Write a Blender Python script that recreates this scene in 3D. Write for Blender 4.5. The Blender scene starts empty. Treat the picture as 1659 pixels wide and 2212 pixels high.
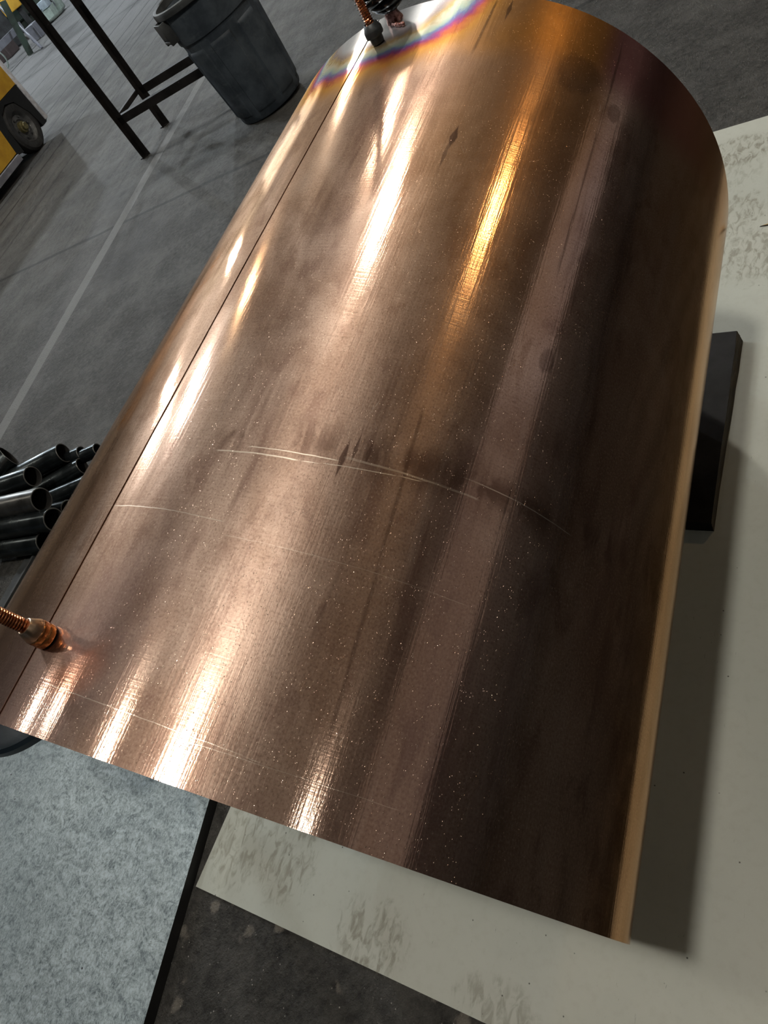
import bpy, bmesh, math, random
from mathutils import Vector, Matrix
random.seed(7)
SC = bpy.context.scene
COL = SC.collection
PI = math.pi
R_ = math.radians
SC.view_settings.view_transform = 'Standard'
SC.view_settings.look = 'None'
SC.view_settings.gamma = 1.0
SC.view_settings.use_curve_mapping = False
SC.view_settings.exposure = 0.0

# ------------------------------------------------------------------ camera
W, H, FPX = 1659, 2212, 1494.4
O = Vector((0, 0, 1.5))
CR = Vector((0.76555786, -0.44788591, -0.46186511))
CU = Vector((0.64336705, 0.53295017, 0.54958435))
CF = Vector((0.0, 0.71788741, -0.69615923))
cam = bpy.data.cameras.new('camera')
co = bpy.data.objects.new('camera', cam); COL.objects.link(co)
m = Matrix((CR, CU, -CF)).transposed().to_4x4(); m.translation = O
co.matrix_world = m
cam.sensor_fit = 'HORIZONTAL'; cam.sensor_width = 36; cam.lens = FPX / W * 36
cam.clip_start = 0.02; cam.clip_end = 300
SC.camera = co

def at(x, y, z=0.0):
    d = CF * FPX + CR * (x - W / 2) - CU * (y - H / 2)
    return O + d * ((z - O.z) / d.z)

# ------------------------------------------------------------------ node helpers
class V:
    """a float or vector socket with operators"""
    def __init__(s, nt, sock): s.nt, s.s = nt, sock
    def _m(s, op, *a):
        n = s.nt.nodes.new('ShaderNodeMath'); n.operation = op
        for i, x in enumerate((s,) + a):
            if isinstance(x, V): s.nt.links.new(x.s, n.inputs[i])
            else: n.inputs[i].default_value = x
        return V(s.nt, n.outputs[0])
    def __add__(s, o): return s._m('ADD', o)
    __radd__ = __add__
    def __sub__(s, o): return s._m('SUBTRACT', o)
    def __rsub__(s, o): return (s * -1.0) + o
    def __mul__(s, o): return s._m('MULTIPLY', o)
    __rmul__ = __mul__
    def __truediv__(s, o): return s._m('DIVIDE', o)
    def abs(s): return s._m('ABSOLUTE')
    def sqrt(s): return s._m('SQRT')
    def mn(s, o): return s._m('MINIMUM', o)
    def mx(s, o): return s._m('MAXIMUM', o)
    def pw(s, o): return s._m('POWER', o)
    def step(s, a, b):          # 0 at a, 1 at b, smooth
        n = s.nt.nodes.new('ShaderNodeMapRange'); n.interpolation_type = 'SMOOTHSTEP'
        s.nt.links.new(s.s, n.inputs['Value'])
        if a <= b:
            n.inputs['From Min'].default_value = a; n.inputs['From Max'].default_value = b
        else:
            n.inputs['From Min'].default_value = b; n.inputs['From Max'].default_value = a
            n.inputs['To Min'].default_value = 1; n.inputs['To Max'].default_value = 0
        return V(s.nt, n.outputs[0])

class Mat:
    def __init__(s, name):
        s.m = bpy.data.materials.new(name); s.m.use_nodes = True
        s.nt = s.m.node_tree; s.b = s.nt.nodes['Principled BSDF']
    def coord(s, kind='Object'):
        if kind == 'UV':
            n = s.nt.nodes.new('ShaderNodeUVMap'); n.uv_map = 'UVMap'; return V(s.nt, n.outputs[0])
        if kind == 'World':
            n = s.nt.nodes.new('ShaderNodeNewGeometry'); return V(s.nt, n.outputs['Position'])
        n = s.nt.nodes.new('ShaderNodeTexCoord'); return V(s.nt, n.outputs[kind])
    def xyz(s, v):
        n = s.nt.nodes.new('ShaderNodeSeparateXYZ'); s.nt.links.new(v.s, n.inputs[0])
        return [V(s.nt, n.outputs[i]) for i in range(3)]
    def comb(s, x, y, z=0.0):
        n = s.nt.nodes.new('ShaderNodeCombineXYZ')
        for i, q in enumerate((x, y, z)):
            if isinstance(q, V): s.nt.links.new(q.s, n.inputs[i])
            else: n.inputs[i].default_value = q
        return V(s.nt, n.outputs[0])
    def scale(s, v, sc, rot=0.0, loc=(0, 0, 0)):
        n = s.nt.nodes.new('ShaderNodeMapping'); s.nt.links.new(v.s, n.inputs[0])
        n.inputs['Scale'].default_value = sc; n.inputs['Rotation'].default_value = (0, 0, rot); n.inputs['Location'].default_value = loc
        return V(s.nt, n.outputs[0])
    def noise(s, v, scale=5, detail=4, rough=.5, dist=0.0):
        n = s.nt.nodes.new('ShaderNodeTexNoise'); s.nt.links.new(v.s, n.inputs['Vector'])
        n.inputs['Scale'].default_value = scale; n.inputs['Detail'].default_value = detail
        n.inputs['Roughness'].default_value = rough; n.inputs['Distortion'].default_value = dist
        return V(s.nt, n.outputs[0])
    def voro(s, v, scale=5, feature='F1', rnd=1.0, out='Distance'):
        n = s.nt.nodes.new('ShaderNodeTexVoronoi'); n.feature = feature; s.nt.links.new(v.s, n.inputs['Vector'])
        n.inputs['Scale'].default_value = scale; n.inputs['Randomness'].default_value = rnd
        return V(s.nt, n.outputs[out])
    def mix(s, f, a, b):
        n = s.nt.nodes.new('ShaderNodeMix'); n.data_type = 'RGBA'
        for i, q in ((0, f), (6, a), (7, b)):
            if isinstance(q, V): s.nt.links.new(q.s, n.inputs[i])
            elif i == 0: n.inputs[0].default_value = q
            else: n.inputs[i].default_value = (*q, 1)
        return V(s.nt, n.outputs[2])
    def ramp(s, f, stops):
        n = s.nt.nodes.new('ShaderNodeValToRGB'); s.nt.links.new(f.s, n.inputs[0])
        e = n.color_ramp.elements
        while len(e) < len(stops): e.new(0.5)
        for i, (p, c) in enumerate(stops): e[i].position = p; e[i].color = (*c, 1)
        return V(s.nt, n.outputs[0])
    def set(s, **k):
        names = dict(color='Base Color', rough='Roughness', metal='Metallic', aniso='Anisotropic', spec='Specular IOR Level', arot='Anisotropic Rotation')
        for a, v in k.items():
            i = s.b.inputs[names.get(a, a)]
            if isinstance(v, V): s.nt.links.new(v.s, i)
            elif isinstance(v, (tuple, list)): i.default_value = (*v, 1)
            else: i.default_value = v
        return s
    def bump(s, h, strength=.3, dist=.001, prev=None):
        n = s.nt.nodes.new('ShaderNodeBump'); s.nt.links.new(h.s, n.inputs['Height'])
        n.inputs['Strength'].default_value = strength; n.inputs['Distance'].default_value = dist
        if prev is not None: s.nt.links.new(prev.s, n.inputs['Normal'])
        o = V(s.nt, n.outputs[0]); s.nt.links.new(o.s, s.b.inputs['Normal']); return o

def simple(name, col, rough=.5, metal=0.0, var=.25, scale=12, bump=.15, col2=None):
    t = Mat(name); c = t.coord('Object')
    n = t.noise(c, scale, 6, .6)
    d = col2 or tuple(x * (1 - var) for x in col)
    t.set(color=t.mix(n.step(.35, .65), d, col), rough=(n * .25 + (rough - .12)), metal=metal)
    t.bump(t.noise(c, scale * 6, 4), bump, .001)
    return t.m

# ------------------------------------------------------------------ materials
def copper_mat(name, side=False):
    t = Mat(name)
    uv = t.coord('UV'); u, a, _ = t.xyz(uv)
    # u = arc length from the top line, a = distance along the axis
    def nz(su, sa, sc=1, det=5, rg=.55, dist=0.0, off=0.0):
        return t.noise(t.scale(uv, (su, sa, 1), 0, (off, off * .7, 0)), sc, det, rg, dist)
    streak = nz(14, 1.6, 1, 4, .6)                 # long stains running along the axis
    fine = nz(260, 7, 1, 2, .6)                    # brushing along the axis
    cross = nz(7, 320, 1, 2, .6, off=3)            # rolling lines round the drum
    blot = nz(4.5, 3.2, 1, 4, .62, .6, off=9)
    patch = nz(22, 9, 1, 4, .65, .4, off=5)
    base = t.mix(blot.step(.36, .64), (.60, .40, .30), (.86, .64, .52))
    base = t.mix(streak.step(.46, .30) * .7, base, (.27, .16, .125))
    base = t.mix(streak.step(.58, .68) * .5, base, (.86, .68, .58))
    base = t.mix(patch.step(.52, .68) * .6, base, (.34, .21, .17))
    base = t.mix(nz(9, 5, 1, 5, .7, 1.2, off=14).step(.50, .62) * u.step(.38, .2) * .35, base, (.36, .22, .17))
    base = t.mix(u.step(.46, .60) * .5, base, (.15, .095, .06))  # right side darkened in the colour, standing for its dark reflections
    base = t.mix((fine * .5 + cross * .5).step(.38, .62) * .22, base, (.36, .21, .15))
    gr = nz(420, 300, 1, 2, .6, off=21)
    base = t.mix(gr.step(.50, .68) * .40, base, (.24, .14, .105))
    base = t.mix(gr.step(.46, .30) * .30, base, (.95, .78, .64))
    base = t.mix(nz(2.6, 1.7, 1, 1, .5, off=31).step(.46, .62) * .4 * u.step(.55, .4), base, (.46, .33, .33))
    base = t.mix(nz(30, 2.2, 1, 4, .6, off=41).step(.56, .72) * .5, base, (.26, .15, .12))
    # golden heat colour towards the far end, between the top and the shoulder
    gz = (a + (blot - .5) * .25).step(.35, 1.15) * u.step(.12, .27) * u.step(.47, .42)
    base = t.mix(gz * .55, base, (.86, .46, .17))
    # far rim band: orange then plum
    rim = (a + (blot - .5) * .09).step(1.16, 1.27)
    rimc = t.mix(u.step(.40, .45), (.95, .47, .13), (.46, .20, .20))
    rimc = t.mix(u.step(.60, .75), rimc, (.30, .15, .11))
    base = t.mix(rim * u.step(.10, .2) * .85, base, rimc)
    # heat rings round the tack welded post on the far end of the seam
    du = u - .0; da = (a - 1.40)
    d = (du * du + da * da).sqrt() + (patch - .5) * .05 + (blot - .5) * .06
    k = d.step(.0, .32)
    k = d * (1 / .34)
    ring = t.ramp(k, [(0.0, (.70, .80, .92)), (.34, (.80, .88, .97)), (.40, (.50, .44, .46)), (.44, (.66, .50, .26)),
                      (.475, (.84, .82, .66)), (.51, (.58, .74, .66)), (.54, (.26, .34, .64)), (.575, (.50, .12, .38)),
                      (.61, (.78, .22, .13)), (.67, (.88, .45, .12)), (.80, (.70, .42, .24)), (1.0, (.5, .32, .24))])
    base = t.mix(d.step(.32, .22), base, ring)
    # reddish flash mark beside the near stud
    du = u - .05; da = a - .085
    base = t.mix((du * du + da * da).sqrt().step(.06, .02) * blot.step(.3, .6) * .8, base, (.80, .30, .15))
    # two thumb-sized stains and some dark dents
    for cu, ca, ru, ra, st in ((.466, 1.154, .013, .022, .5), (.464, .622, .011, .02, .5), (.237, .971, .006, .03, .8), (.234, .93, .004, .03, .5), (.261, .383, .004, .03, .85), (.272, .40, .003, .02, .7), (.288, .40, .003, .02, .7), (.39, 1.20, .04, .05, .38), (.242, 1.325, .004, .04, .7)):
        du = (u - cu) * (1 / ru); da = (a - ca) * (1 / ra)
        dd = ((du * du + da * da).sqrt() + (patch - .5) * .8) if ru > .006 else (du.abs() + da.abs() + (fine - .5) * .9 + (gr - .5) * .5)
        base = t.mix(dd.step(1.15, .75) * st, base, (.16, .09, .07))
    # dark circular weld line round the drum
    base = t.mix(((a - .385 - u * .05).abs()).step(.045, .0) * (patch * .5 + streak * .5).step(.46, .56) * u.step(.08, .12) * .75, base, (.20, .12, .09))
    # long thin dark marks along the axis
    for cu, a0, a1, k2, st in ((.352, .05, .50, -.05, .4), (.445, .75, 1.37, .01, .55), (.21, 1.17, 1.37, .03, .6), (.30, .15, .6, .03, .22)):
        ln = ((u - cu) - (a - a0) * k2 + (patch - .5) * .004).abs().step(.0035, .0008)
        base = t.mix(ln * a.step(a0, a0 + .04) * a.step(a1, a1 - .04) * fine.step(.35, .5) * st, base, (.12, .07, .055))
    # bright scratches
    scr = None
    def add(x):
        nonlocal scr
        scr = x if scr is None else scr.mx(x)
    for a0, k1, k2, u0, u1, w, st in ((.362, .05, .02, .10, .215, .0013, 1.0), (.372, .07, .03, .14, .26, .0010, .8), (.366, .13, .0, .21, .36, .0009, .7),
                                      (.276, .0, .03, -.06, .16, .0008, .55), (.385, .03, .0, .26, .43, .0018, .45), (.41, .03, .1, .40, .56, .0010, .5),
                                      (.255, .03, .0, .16, .45, .0006, .35), (.052, -.03, .0, .02, .30, .0006, .5), (.04, .02, .0, .20, .44, .0005, .4)):
        q = (a - a0 - (u - u0) * k1 + (u - u0) * (u - u0) * k2 * 4)
        q = q + (patch - .5) * .003
        msk = q.abs().step(w, w * .35) * u.step(u0, u0 + .01) * u.step(u1, u1 - .01) * cross.step(.3, .45)
        add(msk * st)
    # random short scratches in three directions
    smask = t.noise(t.scale(uv, (6, 6, 1), 0, (3, 0, 0)), 1, 2).step(.58, .72) * .6
    for rot, su, sa, off, lo in ((.25, 900, 26, 1, .69), (-.5, 800, 22, 4, .70), (1.45, 30, 700, 8, .70), (.02, 520, 40, 6, .70)):
        q = t.noise(t.scale(uv, (su, sa, 1), 0, (off, off, 0)), 1, 2, .5) if rot == .02 else \
            t.noise(t.scale(t.scale(uv, (1, 1, 1), rot), (su, sa, 1), 0, (off, off, 0)), 1, 1, .4)
        add(q.step(lo + .03, lo + .09) * smask)
    # tiny dents, pale glints painted into their colour, denser on the shoulder
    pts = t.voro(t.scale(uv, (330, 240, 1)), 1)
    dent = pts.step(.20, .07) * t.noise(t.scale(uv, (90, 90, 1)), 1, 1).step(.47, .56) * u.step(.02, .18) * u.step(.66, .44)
    base = t.mix(scr * 1.5, base, (1.0, .86, .72))
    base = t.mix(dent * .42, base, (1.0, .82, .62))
    # edge of the sheet at both ends
    rgh = (fine * .08 + cross * .08 + blot * .12 + streak * .12) - (.06 if not side else .10)
    rgh = rgh * .86 + scr * .12 + dent * .2
    rgh = rgh + d.step(.2, .10) * .12 
    if side: rgh = rgh * .65
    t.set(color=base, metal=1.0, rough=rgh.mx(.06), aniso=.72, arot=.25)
    tg = t.nt.nodes.new('ShaderNodeTangent'); tg.direction_type = 'UV_MAP'; tg.uv_map = 'UVMap'
    t.nt.links.new(tg.outputs[0], t.b.inputs['Tangent'])
    t.b.inputs['Specular Tint'].default_value = (1.0, .74, .50, 1)
    h1 = nz(3.2, 1.5, 1, 1, .4, off=2)
    # one bump in metres: slow waviness of the sheet, grain, small dents
    nn = t.bump(h1 * (.0054 if side else .0030) + (fine * .5 + cross * .35 + gr * .2) * .00021 + nz(22, 9, 1, 2, .6, off=5) * .00017 + dent * .0004, 1.0, 1.0)
    b2 = t.nt.nodes.new('ShaderNodeBsdfMetallic') if False else t.nt.nodes.new('ShaderNodeBsdfPrincipled')
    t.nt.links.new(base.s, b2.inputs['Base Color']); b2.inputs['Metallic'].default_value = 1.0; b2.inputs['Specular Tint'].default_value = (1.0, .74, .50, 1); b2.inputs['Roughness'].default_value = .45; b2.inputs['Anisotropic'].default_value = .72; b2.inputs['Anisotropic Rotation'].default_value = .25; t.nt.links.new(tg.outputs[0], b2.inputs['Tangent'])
    t.nt.links.new(nn.s, b2.inputs['Normal'])
    mx = t.nt.nodes.new('ShaderNodeMixShader'); hz = (patch * .25 + blot * .35 + .13) * (1.0 - u.step(.45, .57) * .84)
    if side: hz = hz * .75
    t.nt.links.new(hz.s, mx.inputs[0]); t.nt.links.new(t.b.outputs[0], mx.inputs[1]); t.nt.links.new(b2.outputs[0], mx.inputs[2])
    out = [n for n in t.nt.nodes if n.type == 'OUTPUT_MATERIAL'][0]; t.nt.links.new(mx.outputs[0], out.inputs[0])
    return t.m

M = {}
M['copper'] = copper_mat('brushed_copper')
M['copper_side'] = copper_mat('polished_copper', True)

# floor -------------------------------------------------------------
def floor_mat():
    t = Mat('worn_concrete'); p = t.coord('Object'); x, y, z = t.xyz(p)
    az = R_(37.5)
    n_ = x * math.cos(az) - y * math.sin(az)          # across the shop
    l_ = x * math.sin(az) + y * math.cos(az)          # along the shop
    q = t.comb(n_, l_, 0.0)
    big = t.noise(q, .55, 5, .55); mid = t.noise(q, 3.2, 6, .65); fine = t.noise(p, 40, 6, .7); grit = t.noise(p, 160, 3, .6)
    wood = t.noise(t.scale(q, (9, 1.3, 1)), 1, 6, .65, .5)
    near = (x * x + y * y).sqrt().step(3.0, 8.5)
    col = t.mix(fine.step(.3, .7), (.013, .0125, .0115), (.062, .060, .054))
    colf = t.mix((wood * .5 + fine * .5).step(.34, .64), (.031, .030, .028), (.108, .105, .096))
    col = t.mix((near * n_.step(-1.2, -3.4) + (mid - .5) * .5).mx(0.0).mn(1.0), col, colf)
    col = t.mix(l_.step(9.0, 14.0) * .5, col, (.26, .26, .265))  # far floor lightened in the colour to stand for daylight
    col = t.mix(mid.step(.42, .66) * .35, col, (.13, .128, .12))
    col = t.mix(big.step(.5, .34) * .6, col, (.030, .028, .028))
    # embedded pebbles in the bare patches
    v = t.voro(t.comb(x + (fine - .5) * .05, y + (mid - .5) * .05, 0.0), 17)
    pick = t.noise(p, 9, 1).step(.46, .52)
    col = t.mix(v.step(.30, .16) * pick * n_.step(-1.7, -1.2) * l_.step(1.5, .9) * .6, col, (.22, .20, .17))
    v2 = t.voro(p, 75)
    col = t.mix(v2.step(.16, .06) * t.noise(p, 23, 1).step(.54, .62) * .7, col, (.5, .48, .44))
    # brown worn patch near the sheet
    # joints cut along and across
    def line(v_, c, w, s_=1.0):
        nonlocal col
        col = t.mix((v_ - c + (mid - .5) * .05).abs().step(w, w * .4) * s_, col, (.010, .010, .010))
    for c in (-5.99, -6.33, -6.75, -7.35, -8.1, -9.0, -10.2, -11.5): line(n_, c, .022, .85)
    line(n_, -5.39, .018, .55 )
    ac = (R_(131)); lj = (x * math.cos(R_(41)) * 0 + x * .762 + y * .857 / 1.0)
    jj = x * math.sin(R_(41.5)) + y * math.cos(R_(41.5))
    line(jj, 4.20, .030, .8)
    jj2 = l_
    line(jj2, 13.5, .03, .8); line(jj2, 19.0, .03, .8)
    # worn painted line
    pm = (n_ + 3.60 + (mid - .5) * .02).abs().step(.055, .048) * (fine * .6 + mid * .6).step(.34, .56)
    col = t.mix(pm * .75, col, (.19, .19, .185))
    rg = mid * -.25 + .78
    t.set(color=col, rough=rg, spec=.35)
    hh = fine * .8 + grit * .4 + wood * near * 2.0
    t.bump(hh, 1.0, .010)
    return t.m
M['floor'] = floor_mat()

def cream_mat():
    t = Mat('cream_painted_sheet'); p = t.coord('Object'); x, y, z = t.xyz(p)   # x across, y along the drum axis
    soft = t.noise(p, 2.2, 4, .5); mott = t.noise(p, 60, 5, .6)
    col = t.mix(soft.step(.35, .65), (.46, .49, .445), (.505, .53, .48))
    col = t.mix(mott.step(.45, .75) * .16, col, (.33, .33, .28))
    # boot tread prints: broken bars inside soft patches
    bars = t.noise(t.scale(p, (60, 26, 1), .5), 1, 3, .6, .8)
    chev = t.voro(t.scale(p, (52, 30, 1), -.4), 1, out='Distance')
    for cx, cy, rx, ry, st in ((-.52, -.06, .10, .12, .7), (-.36, -.04, .09, .12, .75), (-.08, -.14, .11, .09, .8), (.20, -.16, .10, .06, .6),
                               (.41, 2.40, .13, .10, .9), (.42, 2.05, .10, .13, .75), (.50, 1.86, .13, .14, .8), (.66, 1.78, .07, .20, .35), (.40, 2.28, .10, .1, .4)):
        du = (x - cx) * (1 / rx); dv = (y - cy) * (1 / ry)
        dd = (du * du + dv * dv).sqrt() + (soft - .5) * 1.0 + (mott - .5) * .8
        col = t.mix(dd.step(1.05, .6) * bars.step(.42, .66) * st, col, (.24, .235, .19))
        col = t.mix(dd.step(1.2, .5) * st * .16, col, (.30, .29, .24))
    # fine black scuffs
    sc = t.noise(t.scale(p, (240, 30, 1), .35), 1, 3, .7)
    col = t.mix(sc.step(.66, .74) * t.noise(p, 7, 2).step(.52, .62) * .8, col, (.10, .095, .08))
    sp = t.voro(p, 26)
    col = t.mix(sp.step(.06, .02), col, (.07, .07, .06))
    t.set(color=col, rough=soft * .15 + .42, spec=.25)
    t.bump(mott, .08, .001)
    return t.m
M['cream'] = cream_mat()

def grayplate_mat():
    t = Mat('scuffed_bare_steel'); p = t.coord('Object')
    a = t.noise(p, 5, 7, .65, .4); b = t.noise(t.scale(p, (150, 95, 1), .9), 1, 8, .8, .6); c = t.noise(t.scale(p, (26, 40, 1), .3), 1, 8, .8, .8)
    big = t.noise(p, 1.6, 3, .5)
    col = t.mix((b * .5 + c * .5).step(.36, .60), (.085, .115, .13), (.58, .68, .72))
    col = t.mix(big.step(.35, .65) * .35, col, (.17, .22, .245))
    wisp = t.noise(t.scale(p, (9, 9, 1)), 1, 5, .65, 1.5)
    col = t.mix((wisp - .5).abs().step(.008, .001) * c.step(.5, .6) * .8, col, (.07, .08, .09))
    sp = t.voro(p, 13)
    col = t.mix(sp.step(.05, .02), col, (.03, .03, .035))
    t.set(color=col, rough=(a * .25 + c * .15 + .24), metal=.5, spec=.5)
    t.bump(b * .6 + c * .5, .25, .0012)
    return t.m
M['grayplate'] = grayplate_mat()
M['plate_edge'] = simple('dark_cut_edge', (.03, .03, .03), .6, .3)
M['block'] = simple('oily_black_steel', (.022, .022, .023), .52, .3, .5, 9, .3, (.006, .006, .006))
M['block'].node_tree.nodes['Principled BSDF'].inputs['Specular IOR Level'].default_value = .15
M['block_side'] = simple('rusty_brown_steel', (.060, .042, .020), .6, .2, .5, 20, .4)
def can_mat():
    t = Mat('grey_plastic'); p = t.coord('Object')
    a = t.noise(p, 5, 7, .65); b = t.noise(t.scale(p, (3, 3, 9)), 2, 6, .7, .6)
    col = t.mix(a.step(.35, .65), (.045, .058, .074), (.095, .118, .142))
    col = t.mix(b.step(.55, .75) * .5, col, (.15, .175, .195))
    t.set(color=col, rough=.55, spec=.3); t.bump(a, .2, .003); return t.m
M['can'] = can_mat()
M['can_rim'] = simple('dark_plastic_rim', (.075, .082, .085), .55, 0, .5, 8)
M['angle'] = simple('brown_black_angle_iron', (.030, .027, .026), .55, .4, .5, 10, .3)
M['yellow'] = simple('yellow_paint', (.62, .36, .03), .42, 0, .25, 5, .1, (.48, .26, .02))
M['white_edge'] = simple('chipped_white_paint', (.72, .74, .80), .5, 0, .3, 22)
M['black'] = simple('black_paint', (.012, .013, .014), .45, 0, .4, 9)
M['rubber'] = simple('dusty_black_rubber', (.035, .036, .038), .7, 0, .5, 25, .4)
M['wheel_grey'] = simple('grimy_grey_rim', (.12, .125, .13), .5, .3, .5, 14)
M['hub'] = simple('dirty_brass_hub', (.28, .25, .12), .45, .5, .5, 30)
M['pipe'] = simple('black_mill_scale_pipe', (.055, .066, .070), .24, .75, .6, 9, .12, (.022, .028, .031))
M['pipe_grey'] = simple('grey_steel_pipe', (.13, .13, .125), .3, .75, .5, 9, .15)
M['pipe_end'] = simple('pipe_cut_end', (.20, .20, .19), .4, .6, .3, 30)
M['pipe_in'] = simple('pipe_bore', (.010, .009, .008), .8, 0, .5, 9)
M['green'] = simple('dark_green_machine_paint', (.025, .045, .035), .5, 0, .6, 3)
M['ltgrey'] = simple('pale_grey_steel', (.30, .31, .36), .45, .3, .3, 6)
M['paleblue'] = simple('pale_blue_plastic', (.45, .53, .60), .4, 0, .2, 8)
M['palegreen'] = simple('pale_green_enamel', (.42, .50, .46), .4, 0, .25, 8)
M['darkmetal'] = simple('dark_grey_steel', (.045, .05, .055), .5, .3, .5, 8)
M['navy'] = simple('navy_black_plastic', (.010, .018, .026), .38, 0, .3, 6, .05)
M['spring'] = simple('bright_copper_wire', (.85, .36, .16), .18, 1.0, .45, 60, .05, (.55, .20, .09))
M['cone'] = simple('pale_bronze', (.62, .47, .33), .3, 1.0, .2, 60)
M['collar'] = simple('orange_copper', (.80, .36, .12), .25, 1.0, .5, 80, .1, (.42, .16, .06))
M['darknut'] = simple('black_oxide_steel', (.055, .060, .062), .45, .3, .3, 60)
M['hose'] = simple('glossy_black_hose', (.008, .009, .009), .18, 0, .3, 20, .05)
M['weld'] = simple('pink_copper_weld', (.62, .36, .33), .32, .9, .6, 120, .8, (.15, .05, .04))
M['wood'] = simple('golden_wood', (.45, .30, .10), .5, 0, .35, 60)
M['wall'] = simple('dark_corrugated_wall', (.028, .026, .024), .7, 0, .3, 2)
M['ceiling'] = simple('ceiling_sheeting', (.40, .37, .33), .7, 0, .3, 1)
M['lamp_shade'] = simple('white_lamp_shade', (.7, .7, .68), .4, 0, .1, 5)

def emis(name, col, s):
    t = Mat(name); t.set(color=(.12, .12, .12), rough=.5); t.b.inputs['Emission Color'].default_value = (*col, 1); t.b.inputs['Emission Strength'].default_value = s
    return t.m
M['window'] = emis('frosted_window_daylight', (.95, .84, .86), .20)
M['warm_glow'] = emis('warm_wall_glow', (1.0, .74, .54), .085)  # glow of the added wall strip
M['door_light'] = emis('translucent_door_daylight', (.78, .90, 1.0), 2.5)

# ------------------------------------------------------------------ mesh helpers
def link(name, bm, mat, parent=None, smooth=True, angle=35):
    me = bpy.data.meshes.new(name)
    bmesh.ops.recalc_face_normals(bm, faces=bm.faces[:])
    bm.to_mesh(me); bm.free()
    mats = mat if isinstance(mat, (list, tuple)) else [mat]
    for q in mats: me.materials.append(q)
    if smooth:
        for p_ in me.polygons: p_.use_smooth = True
        me.set_sharp_from_angle(angle=R_(angle))
    o = bpy.data.objects.new(name, me); COL.objects.link(o)
    if parent is not None: o.parent = parent
    return o
def tag(o, label, cat, group=None, kind=None):
    o['label'] = label; o['category'] = cat
    if group: o['group'] = group
    if kind: o['kind'] = kind
    return o
def empty(name, loc=(0, 0, 0), mat=None):
    o = bpy.data.objects.new(name, None); COL.objects.link(o)
    o.empty_display_size = .05
    if mat is not None: o.matrix_world = mat
    else: o.location = loc
    return o
def box(bm, lo, hi, mw=None, bev=0.0, mi=0):
    x0, y0, z0 = lo; x1, y1, z1 = hi
    vs = [bm.verts.new(v) for v in ((x0, y0, z0), (x1, y0, z0), (x1, y1, z0), (x0, y1, z0), (x0, y0, z1), (x1, y0, z1), (x1, y1, z1), (x0, y1, z1))]
    fs = [bm.faces.new([vs[i] for i in f]) for f in ((3, 2, 1, 0), (4, 5, 6, 7), (0, 1, 5, 4), (1, 2, 6, 5), (2, 3, 7, 6), (3, 0, 4, 7))]
    for f in fs: f.material_index = mi
    if bev:
        es = list({e for f in fs for e in f.edges})
        r = bmesh.ops.bevel(bm, geom=es, offset=bev, segments=2, affect='EDGES', profile=.5)
        vs = list({v for f in r['faces'] for v in f.verts} | {v for v in vs if v.is_valid})
    if mw is not None: bmesh.ops.transform(bm, matrix=mw, verts=vs)
    return vs
def frame(o, x, z=(0, 0, 1)):
    """matrix: local X along x, local Z near z"""
    x = Vector(x).normalized(); z = Vector(z); y = z.cross(x).normalized(); z = x.cross(y)
    mm = Matrix((x, y, z)).transposed().to_4x4(); mm.translation = Vector(o); return mm
def tube(bm, pts, r, seg=12, cap=True, mi=0):
    pts = [Vector(p) for p in pts]; rings = []
    rr = r if isinstance(r, (list, tuple)) else [r] * len(pts)
    up = Vector((0, 0, 1)); prev = None
    for i, p in enumerate(pts):
        d = (pts[min(i + 1, len(pts) - 1)] - pts[max(i - 1, 0)]).normalized()
        if prev is None:
            s = up.cross(d)
            if s.length < .05: s = Vector((1, 0, 0)).cross(d)
        else: s = prev - d * prev.dot(d)
        s.normalize(); prev = s; t_ = d.cross(s)
        rings.append([bm.verts.new(p + (s * math.cos(2 * PI * k / seg) + t_ * math.sin(2 * PI * k / seg)) * rr[i]) for k in range(seg)])
    for a, b in zip(rings, rings[1:]):
        for k in range(seg): bm.faces.new((a[k], a[(k + 1) % seg], b[(k + 1) % seg], b[k])).material_index = mi
    if cap:
        bm.faces.new(rings[0][::-1]).material_index = mi; bm.faces.new(rings[-1]).material_index = mi
def lathe(bm, prof, seg=48, mw=None, mi=None, closed=False, fn=None):
    """prof = [(r, z)], about Z"""
    rings = []; vs = []
    for r, z in prof:
        ring = []
        for k in range(seg):
            th = 2 * PI * k / seg
            rr = r + (fn(th, z, r) if fn else 0)
            ring.append(bm.verts.new((rr * math.cos(th), rr * math.sin(th), z)))
        rings.append(ring); vs += ring
    n = len(rings)
    for i in range(n if closed else n - 1):
        a, b = rings[i], rings[(i + 1) % n]
        for k in range(seg):
            f = bm.faces.new((a[k], a[(k + 1) % seg], b[(k + 1) % seg], b[k]))
            if mi: f.material_index = mi[i]
    if not closed:
        if prof[0][0] > 1e-5 and prof[0][0] < 9: pass
    if mw is not None: bmesh.ops.transform(bm, matrix=mw, verts=vs)
    return rings
def cap(bm, ring): bm.faces.new(ring)

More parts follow.
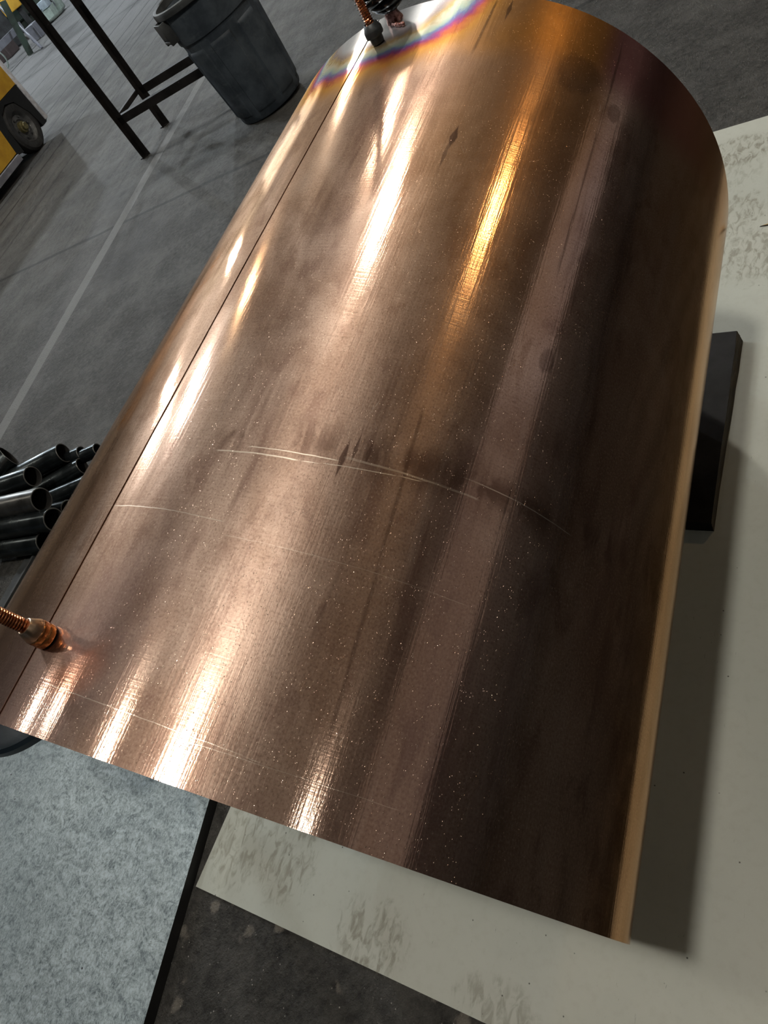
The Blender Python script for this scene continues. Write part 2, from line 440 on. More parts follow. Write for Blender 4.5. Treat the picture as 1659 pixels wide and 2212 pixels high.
# ------------------------------------------------------------------ setting
bm = bmesh.new(); box(bm, (-25, -12, -.3), (30, 60, 0))
fl = link('floor', bm, M['floor'], smooth=False); fl['kind'] = 'structure'; fl['label'] = 'dark worn concrete workshop floor with cut joints and a faded painted line'
def struct(name, pts, mat, th=.15):
    """vertical or flat slab from a quad"""
    bm = bmesh.new(); a, b, c, d = [Vector(p) for p in pts]
    n = (b - a).cross(c - a).normalized() * th
    v0 = [bm.verts.new(p) for p in (a, b, c, d)]; v1 = [bm.verts.new(p + n) for p in (a, b, c, d)]
    bm.faces.new(v0); bm.faces.new(v1[::-1])
    for i in range(4): bm.faces.new((v0[i], v0[(i + 1) % 4], v1[(i + 1) % 4], v1[i]))
    o = link(name, bm, mat, smooth=False); o['kind'] = 'structure'; return o
HC = 8.5
WA, WB = Vector((1.0, -7.1, 0)), Vector((17.9, 3.05, 0))       # right wall line
wd = (WB - WA).normalized(); wn = Vector((-wd.y, wd.x, 0))        # points into the shop
WC = WB + wd * 16
def wq(a, b, z0, z1): return (a.x, a.y, z0), (b.x, b.y, z0), (b.x, b.y, z1), (a.x, a.y, z1)
struct('wall_right', wq(WA - wd * 12, WC, 0, HC), M['wall'])
bm = bmesh.new(); mw = frame(WA + wn * .02, wd)
Lw = (WB - WA).length
box(bm, (10.4, 0, 3.0), (Lw, .05, 6.0), mw)
w1 = link('window_1', bm, M['window'], smooth=False); w1['kind'] = 'structure'; w1['label'] = 'long frosted daylight strip high on the wall'
bm = bmesh.new(); box(bm, (0, 0, 3.0), (10.2, .05, 6.0), mw)
w2 = link('wall_glow', bm, M['warm_glow'], smooth=False); w2['kind'] = 'structure'; w2['label'] = 'added dim brownish glowing strip high on the wall'  # added glowing strip, made for the brown reflection on the drum
bm = bmesh.new(); box(bm, (10.2, -.01, 3.0), (10.4, .10, 6.0), mw)
box(bm, (-.1, -.01, 2.86), (Lw + .1, .10, 3.0), mw); box(bm, (-.1, -.01, 6.0), (Lw + .1, .10, 6.12), mw); box(bm, (Lw, -.01, 3.0), (Lw + .1, .10, 6.0), mw); box(bm, (-.1, -.01, 3.0), (0, .10, 6.0), mw)
t1 = link('trim_1', bm, M['wall'], smooth=False); t1['kind'] = 'structure'
struct('ceiling', ((-25, -12, HC), (30, -12, HC), (30, 60, HC), (-25, 60, HC)), M['ceiling'])
az = R_(37.5); ls = Vector((math.sin(az), math.cos(az), 0)); ns = Vector((math.cos(az), -math.sin(az), 0))
FW = ls * 42
struct('wall_back', wq(FW - ns * 30, FW + ns * 26, 0, HC), M['wall'])
struct('wall_left', wq(ls * -12 - ns * 19, ls * 42 - ns * 19, 0, HC), M['wall'])
# daylight roller door in the left wall
bm = bmesh.new(); mw = frame(ls * 27 - ns * 18.8, ls)
box(bm, (0, -.05, 0.02), (14, .0, 6.0), mw)
d1 = link('door_1', bm, M['door_light'], smooth=False); d1['kind'] = 'structure'; d1['label'] = 'wide translucent shop door letting daylight in'

# ------------------------------------------------------------------ copper drum
C0 = Vector((-0.43818408, 0.59847546, 0.52673425)); AX = Vector((0.78118084, 0.62313631, 0.03817904)).normalized()
RT = AX.cross(Vector((0, 0, 1))).normalized(); UPV = RT.cross(AX)
RAD, LEN = 0.52125, 1.36911
DM = Matrix((RT, AX, UPV)).transposed().to_4x4(); DM.translation = C0      # local x right, y along, z up
def sheet(name, th0, th1, nu, nv, y0, y1, roff, mat, parent, T=.004):
    bm = bmesh.new(); uvl = bm.loops.layers.uv.new('UVMap')
    outer, inner = [], []
    for j in range(nv + 1):
        y = y0 + (y1 - y0) * j / nv
        ro, ri = [], []
        for i in range(nu + 1):
            th = th0 + (th1 - th0) * i / nu
            w = .0006 * math.sin(3 * y + 5 * th) + .0005 * math.sin(9 * th + 1.5 * y)
            rr = RAD + roff + w
            ro.append(bm.verts.new((rr * math.sin(th), y, rr * math.cos(th))))
            ri.append(bm.verts.new(((rr - T) * math.sin(th), y, (rr - T) * math.cos(th))))
        outer.append(ro); inner.append(ri)
    def quad(vs, uvs):
        f = bm.faces.new(vs)
        for l, q in zip(f.loops, uvs): l[uvl].uv = q
    def U(i, j): return (RAD * (th0 + (th1 - th0) * i / nu), y0 + (y1 - y0) * j / nv)
    for j in range(nv):
        for i in range(nu):
            ids = ((i, j), (i + 1, j), (i + 1, j + 1), (i, j + 1))
            quad([outer[b][a] for a, b in ids], [U(*q) for q in ids])
            quad([inner[b][a] for a, b in ids][::-1], [U(*q) for q in ids][::-1])
    for i in range(nu):
        for j in (0, nv): quad([outer[j][i], outer[j][i + 1], inner[j][i + 1], inner[j][i]], [U(i, j)] * 4)
    for j in range(nv):
        for i in (0, nu): quad([outer[j][i], outer[j + 1][i], inner[j + 1][i], inner[j][i]], [U(i, j)] * 4)
    return link(name, bm, mat, parent, True, 40)
drum = empty('copper_drum', mat=DM)
tag(drum, 'large open-ended rolled copper drum lying on its side across the pale sheet', 'drum')
SEAM = R_(-2.85)
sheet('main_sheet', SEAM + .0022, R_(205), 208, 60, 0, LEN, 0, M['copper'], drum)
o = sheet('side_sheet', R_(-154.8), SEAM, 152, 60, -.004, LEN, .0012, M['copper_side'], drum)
o['label'] = 'shinier copper sheet left of the dark seam'

# ------------------------------------------------------------------ posts on the seam
def drum_pt(a, th, dr=0.0): return DM @ Vector(((RAD + dr) * math.sin(th), a, (RAD + dr) * math.cos(th)))
def coil_pts(r, z0, z1, pitch, n=14):
    k = int((z1 - z0) / pitch * n)
    return [(r * math.cos(2 * PI * i / n), r * math.sin(2 * PI * i / n), z0 + (z1 - z0) * i / k) for i in range(k + 1)]
def post(loc, tiltm, dark, label, hgt=.26):
    root = empty('spring_post', mat=Matrix.Translation(loc) @ tiltm)
    tag(root, label, 'spring')
    k = 1.0 if not dark else .86
    bm = bmesh.new()
    if not dark:
        r = lathe(bm, [(.006, .0), (.0205, 0), (.0215, .002), (.0215, .0105), (.0208, .0115), (.0208, .0125), (.0215, .0135), (.0215, .021), (.0205, .0225), (.006, .0225)], 56)
    else:
        r = lathe(bm, [(.005, .0), (.0115, 0), (.0122, .004), (.0122, .014), (.005, .015)], 48)
    link('collar', bm, M['collar'] if not dark else M['darknut'], root)
    z0 = .0226 if not dark else .0125
    bm = bmesh.new()
    if dark: pr = [(.0085, z0), (.0165, z0), (.0172, z0 + .002), (.0172, z0 + .010), (.0165, z0 + .0115), (.0118, z0 + .021), (.0110, z0 + .0215), (.0085, z0 + .0205), (.0085, z0 + .004)]
    else: pr = [(.010, z0), (.0208, z0), (.0213, z0 + .002), (.0150, z0 + .019), (.0142, z0 + .0205), (.0128, z0 + .021), (.0105, z0 + .0195), (.0100, z0 + .004)]
    lathe(bm, pr, 56, closed=True)
    o = link('cone_nut', bm, M['cone'] if not dark else M['darknut'], root)
    o['label'] = 'pale bronze cone nut' if not dark else 'black cone nut'
    z1 = z0 + .019
    bm = bmesh.new(); tube(bm, [(0, 0, .003), (0, 0, z1 + hgt)], .0055, 16)
    link('rod', bm, M['spring'], root)
    bm = bmesh.new(); tube(bm, coil_pts(.0078 * k if dark else .0098, z1 - .002, z1 + hgt, .0042 if dark else .0046), .0016 if dark else .0020, 8)
    link('spring', bm, M['spring'], root)
    if dark:
        bm = bmesh.new()
        for i in range(26):
            zz = z1 + .004 + i * .0085
            for ang in (R_(160), R_(-35)):
                bmesh.ops.create_uvsphere(bm, u_segments=8, v_segments=6, radius=.0013, matrix=Matrix.Translation((.0096 * math.cos(ang), .0096 * math.sin(ang), zz)))
        link('bead_chain', bm, M['ltgrey'], root)
    return root
tm = frame((0, 0, 0), (1, 0, 0)).to_3x3().to_4x4()
post(drum_pt(.100, R_(-1.2), .0015), Matrix.Rotation(R_(-4), 4, AX) @ Matrix.Rotation(R_(2), 4, RT) @ Matrix.Scale(.70, 4), False, 'copper wire spring with bronze cone nut, standing on the near end of the drum')
post(drum_pt(1.268, R_(1.2), .0012), Matrix.Rotation(R_(0), 4, AX), True, 'copper wire spring with beaded sides and black cone nut at the heat-stained far end')
# black hose bundle beyond
hb = empty('hose_bundle', drum_pt(1.335, R_(2.5), .0) + Vector((0, 0, .0)))
tag(hb, 'glossy black hose bundle tied to the drum at the heat-stained far end', 'hose')
for i, (zz, rr, dx) in enumerate(((.034, .022, 0), (.043, .029, .004), (.054, .034, -.003), (.067, .036, .002), (.080, .035, 0), (.094, .032, 0), (.108, .03, 0))):
    bm = bmesh.new(); pts = []
    for k in range(29):
        th = 2 * PI * k / 28
        pts.append((dx + rr * math.cos(th), rr * math.sin(th), zz + .006 * math.sin(th + i)))
    tube(bm, pts, .0082, 12, False)
    link('hose_turn', bm, M['hose'], hb)
bm = bmesh.new(); tube(bm, [(0, 0, .018), (0, 0, .03), (0, 0, .05), (0, 0, .12)], [.014, .017, .02, .02], 20)
link('hose_core', bm, M['hose'], hb)
bm = bmesh.new(); tube(bm, [(.0, .0, .000), (-.002, -.001, .012), (-.001, 0, .02), (0, 0, .038)], [.017, .013, .012, .010], 18)
for v in bm.verts: v.co += Vector((random.uniform(-1, 1), random.uniform(-1, 1), 0)) * .0012
link('braid_end', bm, M['weld'], hb)['label'] = 'pinkish copper braid end'
bw = bmesh.new()
for i in range(9):
    bmesh.ops.create_uvsphere(bw, u_segments=10, v_segments=8, radius=random.uniform(.0025, .0042), matrix=Matrix.Translation((-.014 + i * .0005 + random.uniform(-.001, .001), -.018 - i * .0038, .0015 - i * .0001)))
link('weld_bead', bw, M['weld'], hb)

# ------------------------------------------------------------------ plates on the floor
AXH = Vector((AX.x, AX.y, 0)).normalized(); RTH = Vector((AXH.y, -AXH.x, 0))
PM = Matrix((RTH, AXH, Vector((0, 0, 1)))).transposed().to_4x4(); PM.translation = Vector((C0.x, C0.y, 0))
def poly_slab(name, pts, z0, z1, mats, mw=PM, bev=.0):
    bm = bmesh.new()
    top = [bm.verts.new((x, y, z1)) for x, y in pts]; bot = [bm.verts.new((x, y, z0)) for x, y in pts]
    bm.faces.new(top).material_index = 0; bm.faces.new(bot[::-1]).material_index = 0
    n = len(pts)
    for i in range(n): bm.faces.new((top[i], top[(i + 1) % n], bot[(i + 1) % n], bot[i])).material_index = 1
    o = link(name, bm, mats, smooth=False); o.matrix_world = mw; return o
ws = poly_slab('painted_sheet', [(-.600, -.188), (.752, -.188), (.762, 2.575), (-.50, 2.50)], .0005, .004, [M['cream'], M['plate_edge']])
tag(ws, 'large cream painted metal sheet with boot prints lying under the copper drum', 'metal sheet')
# grey plate: right edge runs at a slight angle to the drum
e0 = PM.inverted() @ at(450, 1735, .034); e1 = PM.inverted() @ at(310, 2212, .034)
ed = (e1 - e0); far_ = e0 - ed * 1.3; nr = e1 + ed * 1.2
gx = Vector((-ed.y, ed.x, 0)).normalized()
if gx.x > 0: gx = -gx
gp = poly_slab('steel_plate', [(nr.x, nr.y), (far_.x, far_.y), ((far_ + gx * 1.0).x, (far_ + gx * 1.0).y), ((nr + gx * 1.0).x, (nr + gx * 1.0).y)][::-1], .0005, .034, [M['grayplate'], M['plate_edge']])
tag(gp, 'thick blue-grey scuffed steel plate on the floor left of the cream sheet', 'steel plate')
# steel block under the right side
bm = bmesh.new()
pts = [(.40, .915), (.476, .915), (.490, 1.492), (.30, 1.52), (.27, .93)]
ztop, zb = .038, .0045
bx = [(.30, .905), (.473, .895), (.476, 1.508), (.31, 1.512)]
bb = [(.30, .900), (.474, .895), (.488, 1.500), (.31, 1.512)]
top = [bm.verts.new((x, y, ztop)) for x, y in bx]; bot = [bm.verts.new((x, y, zb)) for x, y in bb]
bm.faces.new(top).material_index = 0; bm.faces.new(bot[::-1]).material_index = 0
for i in range(4):
    f = bm.faces.new((top[i], top[(i + 1) % 4], bot[(i + 1) % 4], bot[i])); f.material_index = 1 if i == 1 else 0
bmesh.ops.subdivide_edges(bm, edges=bm.edges[:], cuts=10, use_grid_fill=True)
for v in bm.verts:
    if v.co.z < ztop - .001 or True:
        v.co += Vector((random.uniform(-.0012, .0012), 0, 0)) * (1 if v.co.x > .44 else 0)
blk = link('steel_block', bm, [M['block'], M['block_side']], smooth=False); blk.matrix_world = PM
tag(blk, 'black steel block with rusty side on the cream sheet under the drum', 'block')
# golden wedge at the right edge of the picture
q0, q1 = at(1640, 490, .006), at(1668, 484, .006)
bm = bmesh.new(); d = (q1 - q0); mw = frame(Vector((q0.x, q0.y, .0045)), Vector((d.x, d.y, 0)))
L_ = .12
vs = [bm.verts.new(v) for v in ((0, 0, .001), (L_, -.010, 0), (L_, .016, 0), (0.004, 0.001, .003), (L_, -.008, .010), (L_, .016, .010))]
for f, i in (((0, 1, 2), 1), ((3, 5, 4), 0), ((0, 3, 4, 1), 1), ((0, 2, 5, 3), 0), ((1, 4, 5, 2), 0)): bm.faces.new([vs[k] for k in f]).material_index = i
bmesh.ops.transform(bm, matrix=mw, verts=bm.verts[:])
tag(link('wood_sliver', bm, [M['wood'], M['black']], smooth=False), 'small pointed golden sliver lying on the cream sheet, right of the drum', 'sliver')

# ------------------------------------------------------------------ round stool at the left edge
sc_ = Vector((-.86, 1.40, 0)); zt = .55
st = empty('round_stool', sc_); tag(st, 'dark navy round stool, only its disc edge showing below the near corner of the drum', 'stool')
bm = bmesh.new(); r = lathe(bm, [(.0, zt), (.225, zt), (.243, zt - .004), (.25, zt - .012), (.25, zt - .028), (.244, zt - .034), (.236, zt - .036), (.0, zt - .036)], 96)
bmesh.ops.remove_doubles(bm, verts=bm.verts[:], dist=1e-5); link('seat', bm, M['navy'], st)
bm = bmesh.new(); tube(bm, [(0, 0, .06), (0, 0, zt - .036)], .028, 20); link('column', bm, M['darkmetal'], st)
bm = bmesh.new(); lathe(bm, [(0, .035), (.09, .035), (.09, .045), (.03, .06), (0, .06)], 48); bmesh.ops.remove_doubles(bm, verts=bm.verts[:], dist=1e-5); link('foot', bm, M['darkmetal'], st)

# ------------------------------------------------------------------ trash can
tc = empty('trash_can', mat=Matrix.Translation((1.305, 5.60, .012)) @ Matrix.Rotation(R_(-3.2), 4, Vector((0, 1, 0)))); tag(tc, 'big round grey plastic trash can standing beyond the drum beside the steel frame', 'trash can')
def pan(th, z, r):
    if z < .05 or z > .56: return 0
    k = (th * 8 / (2 * PI)) % 1.0
    s = max(0, min(1, (.36 - abs(k - .5)) / .025)); h = max(0, min(1, (z - .05) / .02)) * max(0, min(1, (.56 - z) / .015))
    return .010 * s * h
bm = bmesh.new()
prof = [(.0, 0.004), (.235, 0.0), (.252, .006), (.258, .02)] + [(.258 + (z - .02) * .058, z) for z in (.05, .056, .062, .07, .15, .25, .35, .45, .53, .54, .548, .555, .56, .60)]
prof += [(.292, .612), (.304, .616), (.306, .63), (.311, .72), (.315, .80), (.311, .80), (.300, .62), (.285, .58), (.26, .05), (.0, .03)]
lathe(bm, prof, 192, fn=pan); bmesh.ops.remove_doubles(bm, verts=bm.verts[:], dist=1e-5)
link('body', bm, M['can'], tc, True, 28)
bm = bmesh.new(); lathe(bm, [(.309, .796), (.330, .796), (.338, .803), (.338, .825), (.332, .838), (.318, .842), (.309, .836)], 96, closed=True)
link('rim', bm, M['can_rim'], tc)
for ang in (R_(178), R_(-2)):
    bm = bmesh.new(); dr_ = Vector((math.cos(ang + .12), math.sin(ang + .12), 0)); mw = frame(dr_ * .318, dr_)
    # hood handle: two cheeks and a grip bar under the rim
    for s in (-1, 1): box(bm, (-.012, s * .058 - .006, .665), (.050, s * .058 + .006, .80), mw, .004)
    box(bm, (.038, -.062, .70), (.052, .062, .80), mw, .006); tube(bm, [mw @ Vector((.042, -.058, .685)), mw @ Vector((.042, .058, .685))], .012, 12)
    link('handle', bm, M['can_rim'], tc)

# ------------------------------------------------------------------ angle-iron frame
l1, l2 = Vector((.396, 6.77, 0)), Vector((.726, 7.166, 0))
rd = Vector((.79, -.613, 0)).normalized()
fr = empty('angle_iron_stand', l1); tag(fr, 'tall dark angle-iron stand with low rails behind the trash can', 'stand')
loc = lambda p: Vector(p) - l1
def angle_bar(bm, a, b, w, up, s1=1, s2=1):
    d = (b - a); mw = frame(a, d, up); L = d.length
    box(bm, (0, 0, 0) if s1 > 0 else (0, -w, 0), (L, w, .006) if s1 > 0 else (L, 0, .006), mw)
    box(bm, (0, -.003, 0) if s2 > 0 else (0, -.003, -w), (L, .003, w) if s2 > 0 else (L, .003, 0), mw)
LF = 1.0
for p_ in (l1, l2, l1 + rd * LF, l2 + rd * LF):
    bm = bmesh.new(); q = loc(p_)
    angle_bar(bm, q, q + Vector((0, 0, 1.36)), .055, rd); box(bm, (-.035, -.035, 0), (.035, .035, .006), frame(q, rd)); link('leg', bm, M['angle'], fr, False)
sd = (l2 - l1)
for a, b in ((l1, l1 + rd * LF), (l2, l2 + rd * LF), (l1, l2), (l1 + rd * LF, l2 + rd * LF)):
    bm = bmesh.new(); a_ = loc(a) + Vector((0, 0, .335 if (b - a).length > .6 else .34)); b_ = a_ + (b - a)
    angle_bar(bm, a_, b_, .055 if (b - a).length > .6 else .03, (0, 0, 1), 1, -1); link('rail', bm, M['angle'], fr, False)
for a, b in ((l1, l1 + rd * LF), (l2, l2 + rd * LF), (l1, l2), (l1 + rd * LF, l2 + rd * LF)):
    bm = bmesh.new(); a_ = loc(a) + Vector((0, 0, 1.36)); b_ = a_ + (b - a)
    angle_bar(bm, a_, b_, .055, (0, 0, 1), 1, -1); link('top_rail', bm, M['angle'], fr, False)

# ------------------------------------------------------------------ forklift
FP = Vector((-.449, 10.06, 0)); FM = Matrix((ls, -ns, Vector((0, 0, 1)))).transposed().to_4x4(); FM.translation = FP   # local x along to far corner, y away from camera
fk = empty('forklift', mat=FM); tag(fk, 'yellow forklift with white corner edge at the left edge of the picture', 'forklift')
wc = (.245, .25)
def arch(n=14, r=.335):
    return [(wc[0] + r * math.cos(PI * k / n), wc[1] + .06 + r * math.sin(PI * k / n)) for k in range(n + 1)]
def extr(bm, pts, y0, y1):
    a = [bm.verts.new((x, y0, z)) for x, z in pts]; b = [bm.verts.new((x, y1, z)) for x, z in pts]
    bm.faces.new(a); bm.faces.new(b[::-1])
    for i in range(len(pts)): bm.faces.new((a[i], b[i], b[(i + 1) % len(pts)], a[(i + 1) % len(pts)]))
bm = bmesh.new()
ar = [(wc[0] + .36, .56)] + [(wc[0] + .30 * math.cos(t_), .30 + .30 * math.sin(t_) ) for t_ in (R_(60), R_(100), R_(140))] 
body = [(-.23, .17), (-.15, .50), (-.02, .60), (.30, .60), (.655, .60), (.655, .98), (.62, 1.25), (.2, 1.35), (-2.0, 1.35), (-2.1, .9), (-2.1, .17)]
extr(bm, body, .0, 1.05); link('body', bm, M['yellow'], fk, False)
bm = bmesh.new(); extr(bm, [(-.225, .15), (-.148, .497), (-.02, .597), (.30, .597), (.652, .597), (.652, .16), (.60, .13), (.50, .13), (.47, .32), (.36, .50), (.20, .545), (.04, .50), (-.06, .36), (-.10, .12)], .004, .30)
link('fender', bm, M['black'], fk, False)
bm = bmesh.new(); box(bm, (-.10, .27, .12), (.60, 1.0, .59)); link('chassis', bm, M['black'], fk, False)
bm = bmesh.new(); box(bm, (.605, -.014, .15), (.675, .06, .98), None, .012); box(bm, (.605, -.012, .985), (.675, .06, 1.25), None, .012); link('corner_edge', bm, M['white_edge'], fk)
bm = bmesh.new(); box(bm, (-2.1, -.03, .09), (-.24, .30, .16), None, .004); link('side_step', bm, M['ltgrey'], fk, False)
bm = bmesh.new(); box(bm, (-2.0, -.004, .58), (.64, .002, .592)); link('panel_seam', bm, M['black'], fk, False)
wh = bmesh.new(); WM = Matrix.Translation((wc[0], .10, .27)) @ Matrix.Rotation(R_(90), 4, 'X')
whl = empty('wheel'); whl.parent = fk; whl.matrix_local = WM
lathe(wh, [(.17, .075), (.20, .088), (.245, .085), (.268, .06), (.272, .0), (.268, -.06), (.245, -.075), (.17, -.075)], 64, closed=True); link('tire', wh, M['rubber'], whl)
bm = bmesh.new(); lathe(bm, [(.0, .03), (.075, .03), (.09, .045), (.14, .035), (.155, .06), (.172, .078), (.172, -.07), (0, -.07)], 64); bmesh.ops.remove_doubles(bm, verts=bm.verts[:], dist=1e-5)
for k in range(6):
    th = 2 * PI * k / 6; bmesh.ops.create_cone(bm, cap_ends=True, segments=8, radius1=.011, radius2=.011, depth=.02, matrix=Matrix.Translation((.115 * math.cos(th), .115 * math.sin(th), .052)))
link('wheel_rim', bm, M['wheel_grey'], whl)
bm = bmesh.new(); lathe(bm, [(.0, .10), (.034, .10), (.042, .094), (.044, .07), (.062, .064), (.066, .03), (0, .03)], 32); bmesh.ops.remove_doubles(bm, verts=bm.verts[:], dist=1e-5); link('hub', bm, M['hub'], whl)

# ------------------------------------------------------------------ pipes
def pipe(cx, cy, bx_, by_, z, dpx, grey=False, label='', L=.40, wall=.005):
    c = at(cx, cy, z); b = at(bx_, by_, z); d = (b - c); d.z = 0; d.normalize()
    r = dpx * .585 * ((c - O).dot(CF)) / FPX
    root = frame(c, d); bm = bmesh.new()
    S = 40; pr = [(r - wall, 0), (r - .0008, 0), (r, .0015), (r, L), (r - wall, L)]
    rings = []
    for rr, x in pr: rings.append([bm.verts.new((x, rr * math.cos(2 * PI * k / S), rr * math.sin(2 * PI * k / S))) for k in range(S)])
    mi = [1, 1, 0, 1, 2]
    for i in range(5):
        a, b2 = rings[i], rings[(i + 1) % 5]
        for k in range(S): bm.faces.new((a[k], a[(k + 1) % S], b2[(k + 1) % S], b2[k])).material_index = mi[i]
    o = link('steel_pipe', bm, [M['pipe_grey'] if grey else M['pipe'], M['pipe_end'], M['pipe_in']])
    o.matrix_world = root
    tag(o, label, 'pipe', 'steel pipes piled beyond the drum')
    return c, d, r
PIPES = [
 (20, 985, -40, 1040, .21, 46, False, 'dark pipe end at the picture edge, uppermost left of the pile'),
 (138, 978, 40, 1030, .14, 38, False, 'dark pipe with open end at the top of the pile, left of two smaller ones'),
 (178, 979, 100, 1015, .09, 28, False, 'slim black pipe end, second from the right along the top of the pile'),
 (212, 971, 130, 1008, .08, 25, False, 'slim black pipe end, rightmost at the top of the pile against the drum'),
 (71, 1029, -20, 1060, .21, 39, False, 'blue-black pipe with an open end, directly above the grey pipe'),
 (179, 1007, 100, 1052, .07, 33, False, 'dark pipe whose brown bore shows, just under the two slim pipe ends'),
 (90, 1079, 0, 1098, .20, 45, True, 'grey steel pipe with the widest open end, in the middle of the pile'),
 (190, 1044, 100, 1082, .05, 32, False, 'black pipe with a bright streak running behind the drum, right of the grey pipe'),
 (117, 1122, 0, 1142, .14, 44, False, 'black pipe with a bright streak, directly under the grey pipe'),
 (150, 1100, 60, 1120, .045, 36, False, 'dark pipe half hidden between the grey pipe and the drum'),
 (100, 1170, -20, 1187, .06, 42, False, 'lowest black pipe, lying at the bottom of the pile'),
]
for p_ in PIPES: pipe(p_[0], p_[1], p_[2], p_[3], p_[4], p_[5], p_[6], p_[7])
# steel channel edge below the pile
a = at(76, 1193, .03); b = at(-6, 1335, .03); d = (b - a); d.z = 0
bm = bmesh.new(); L = d.length + .35; mw = frame(Vector((a.x, a.y, 0)), d)
box(bm, (0, -.012, 0), (L, .0, .03), mw, .0015); box(bm, (0, -.10, 0), (L, -.012, .006), mw, .0015)
tag(link('angle_bar', bm, M['can_rim'], smooth=False), 'grey steel angle bar on the floor between the pipe pile and the drum', 'angle bar')

# ------------------------------------------------------------------ far background
# leaning pole table
fa = at(92, 105); ft = at(0, 15, .9); ex = (ft - fa)
tb = empty('work_trestle', fa); tag(tb, 'far steel trestle with a pale leaning leg and flat grey rail', 'trestle')
bm = bmesh.new(); tube(bm, [(0, 0, 0), ex * 1.25], .032, 10); link('leg', bm, M['ltgrey'], tb)
m1 = at(42, 58, .42); m2 = at(0, 100, .42); dd = (m2 - m1)
bm = bmesh.new(); box(bm, (-.1, -.02, -.07), (dd.length * 2.4, .02, .07), frame(m1 - fa, dd)); link('rail', bm, M['ltgrey'], tb, False)
g0 = at(67, 118); g1 = at(20, 30, .75)
bm = bmesh.new(); box(bm, (0, -.03, -.07), ((g1 - g0).length * 1.3, .03, .07), frame(g0 - fa, g1 - g0)); link('leg', bm, M['green'], tb, False)
# green machine
mc = at(40, 60); mm = frame((2.35, 26.6, 0), (0, 1, 0))
gm = empty('green_machine', mat=mm); tag(gm, 'large dark green shop machine at the top left corner far away', 'machine')
bm = bmesh.new(); box(bm, (0, 0, .2), (1.5, 4.3, 5.2), None, .05); box(bm, (.1, .2, 0), (1.4, 4.1, .2)); link('body', bm, M['green'], gm, False)
for i, yy in enumerate((.5, 1.0, 1.5, 1.9, 2.3)):
    bm = bmesh.new(); box(bm, (-.26, yy, .0), (-.01, yy + .16, 3.2)); link('post', bm, M['darkmetal'] if i % 2 else M['green'], gm, False)
bm = bmesh.new(); box(bm, (-.45, .95, .50), (-.27, 2.1, .85), None, .02); link('guard', bm, M['yellow'], gm, False)
gb = at(80, 92); bm = bmesh.new(); box(bm, (0, 0, 0), (.34, .30, .30), frame(gb + ls * .3, ls), .01)
tag(link('grey_box', bm, M['ltgrey'], smooth=False), 'small pale grey box on the floor by the dark green machine', 'box')
# crates in front of the machine
bm = bmesh.new(); box(bm, (-1.6, 23.7, 0), (.75, 25.0, .9), None, .03); box(bm, (-1.5, 23.8, .9), (.65, 24.9, .93))
tag(link('steel_bin', bm, M['darkmetal'], smooth=False), 'low dark steel bin behind the far trestle', 'bin')
cr = at(16, 128)
bm = bmesh.new(); box(bm, (-.25, -.35, 0), (.25, .35, .32), frame(cr, ls), .02)
tag(link('brown_crate', bm, simple('brown_card', (.085, .065, .065), .7), smooth=False), 'dull brown box under the far trestle', 'box')
hr = at(15, 152)
bm = bmesh.new(); pts = [(.20 * math.cos(2 * PI * k / 40), .20 * math.sin(2 * PI * k / 40), .02 + .2) for k in range(41)]
for i, p_ in enumerate(pts): pts[i] = (p_[0], 0, .22 + p_[1])
mwm = frame(hr, ns)
tube(bm, [mwm @ Vector(p_) for p_ in pts], .018, 8, False)
tag(link('hose_loop', bm, M['palegreen']), 'pale grey hose loop standing beside the forklift corner', 'hose')
lb = at(90, 80)
bm = bmesh.new(); tube(bm, [lb + Vector((0, 0, .04)), lb + Vector((0, 0, .05)) + ls * .2], .03, 10)
tag(link('white_bottle', bm, M['white_edge']), 'small white bottle lying on the floor by the green machine', 'bottle')
# white machine
wm_o = at(122, 38)
wm = empty('white_machine', mat=frame(wm_o, ls) @ Matrix.Scale(.52, 4)); tag(wm, 'pale blue and green machine with a round tray and hoses, between the stand legs', 'machine')
bm = bmesh.new(); lathe(bm, [(0, .03), (.50, .03), (.58, .10), (.60, .16), (.57, .16), (.54, .11), (.47, .06), (0, .06)], 48); bmesh.ops.remove_doubles(bm, verts=bm.verts[:], dist=1e-5)
bmesh.ops.scale(bm, vec=(1.7, .75, 1), verts=bm.verts[:]); link('tray', bm, M['palegreen'], wm)
bm = bmesh.new(); extr(bm, [(-.42, .06), (.10, .06), (.16, .55), (-.35, .5)], -.25, .25); link('tank', bm, M['palegreen'], wm, False)
bm = bmesh.new(); box(bm, (-.42, -.27, .52), (.05, .22, .86), None, .03); link('motor_cover', bm, M['paleblue'], wm)
bm = bmesh.new(); box(bm, (-.50, .10, .60), (-.38, .32, .80), None, .02); link('side_cover', bm, M['paleblue'], wm)
for k in range(4):
    bm = bmesh.new(); x0 = .12 + .13 * k
    tube(bm, [(x0, .1, .12), (x0 + .05, -.05, .45), (x0 + .02, 0, .8), (x0 + .2, .1, 1.05)], .03, 8); link('hose', bm, M['black'] if k % 2 == 0 else M['ltgrey'], wm)
bm = bmesh.new(); box(bm, (.55, -.22, .06), (1.0, .25, .8), None, .04); link('rear_tank', bm, M['palegreen'], wm)

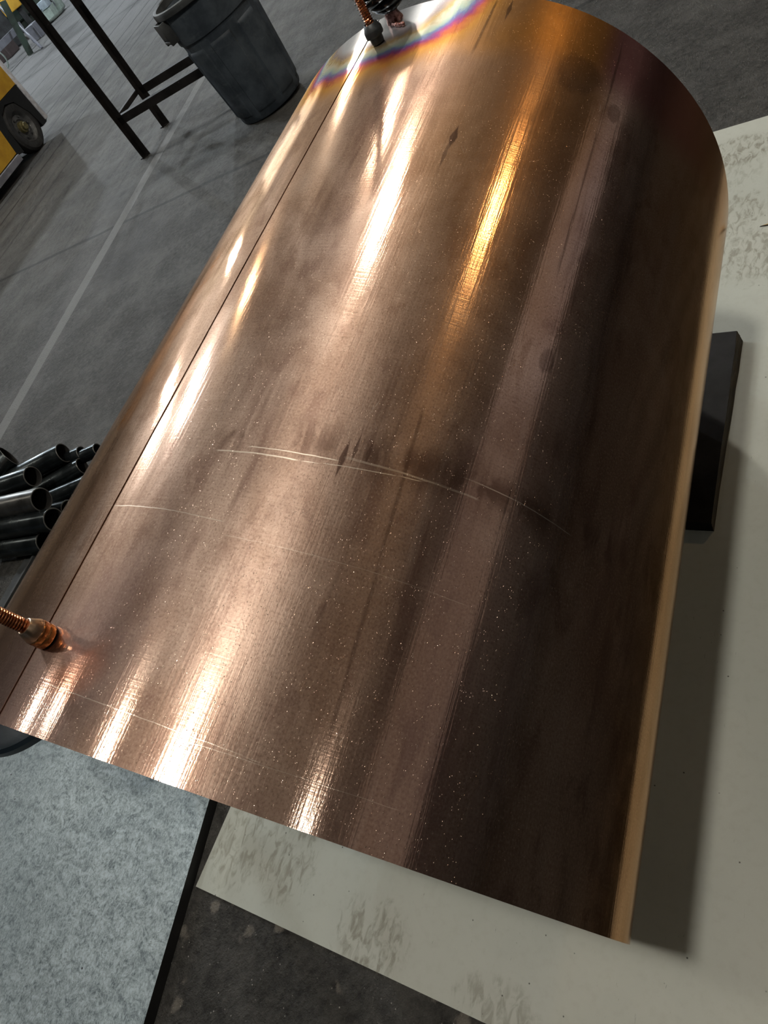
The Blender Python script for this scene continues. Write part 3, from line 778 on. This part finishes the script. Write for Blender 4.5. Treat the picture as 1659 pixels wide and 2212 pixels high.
# ------------------------------------------------------------------ lamps
def lamp(x, y, z, power, col, label, r=.16):
    root = empty('high_bay_lamp', (x, y, z)); tag(root, label, 'lamp', 'high bay lamps')
    bm = bmesh.new(); lathe(bm, [(.06, .34), (.10, .30), (.20, .20), (.27, .02), (.262, .02), (.19, .19), (.09, .28), (.06, .30)], 32, closed=True)
    link('lamp_shade', bm, M['lamp_shade'], root)
    bm = bmesh.new(); tube(bm, [(0, 0, .30), (0, 0, .5)], .07, 16); link('housing', bm, M['darkmetal'], root)
    bm = bmesh.new(); tube(bm, [(0, 0, .5), (0, 0, HC - z)], .012, 8); link('drop_rod', bm, M['darkmetal'], root)
    L = bpy.data.lights.new('bulb_light', 'POINT'); L.energy = power; L.color = col; L.shadow_soft_size = r
    o = bpy.data.objects.new('bulb_light', L); COL.objects.link(o); o.location = (x, y, z - .03)
WHT = (1.0, .93, .82); WRM = (1.0, .62, .26); COOL = (.86, .94, 1.0)
LAMPS = [(-.35, .05, 6, 1000, WHT), (-1.5, 1.7, 6, 170, WHT), (2.2, -3.3, 6, 120, WHT), (3.7, 4.7, 6, 720, (1, .95, .86)), (4.0, 6.8, 6, 250, WHT), (7.4, 2.4, 6, 300, WRM),
         (-4.6, 5.7, 6, 130, WHT), (-3.4, 4.3, 6, 60, WHT), (.5, 9.9, 6, 200, (1, .85, .6)), (-1.2, 9.0, 6, 800, COOL), (-2.7, 11.2, 6, 700, COOL), (-3.0, 16, 6, 2600, COOL), (5.5, 17, 6, 2600, COOL), (0, 25, 6, 3000, COOL), (9, 10, 6, 250, WHT)]
LK = .42
LN = ['directly above the near end of the drum', 'just left of the drum', 'behind the camera by the right wall', 'beyond the far end of the drum', 'second beyond the far end of the drum', 'warm one nearest the window strip',
      'left one of the close pair', 'right one of the close pair', 'over the angle-iron stand', 'over the forklift', 'just beyond the forklift', 'towards the daylight door', 'towards the back wall on the right', 'farthest one by the back wall', 'over the far right of the shop']
for (x, y, z, p_, c), n_ in zip(LAMPS, LN): lamp(x, y, z, p_ * LK, c, 'round high bay lamp hanging from the ceiling, ' + n_, .18 if p_ == 1000 else (.07 if p_ < 240 else .14))

w = bpy.data.worlds.new('world'); SC.world = w; w.use_nodes = True
w.node_tree.nodes['Background'].inputs[0].default_value = (.75, .85, 1.0, 1); w.node_tree.nodes['Background'].inputs[1].default_value = .05

cy = SC.cycles
cy.max_bounces = 5; cy.diffuse_bounces = 3; cy.glossy_bounces = 3; cy.transmission_bounces = 1; cy.volume_bounces = 0
cy.caustics_reflective = False; cy.caustics_refractive = False
cy.sample_clamp_indirect = 6.0
cy.use_adaptive_sampling = True; cy.adaptive_threshold = .05; cy.adaptive_min_samples = 12
cy.use_denoising = True
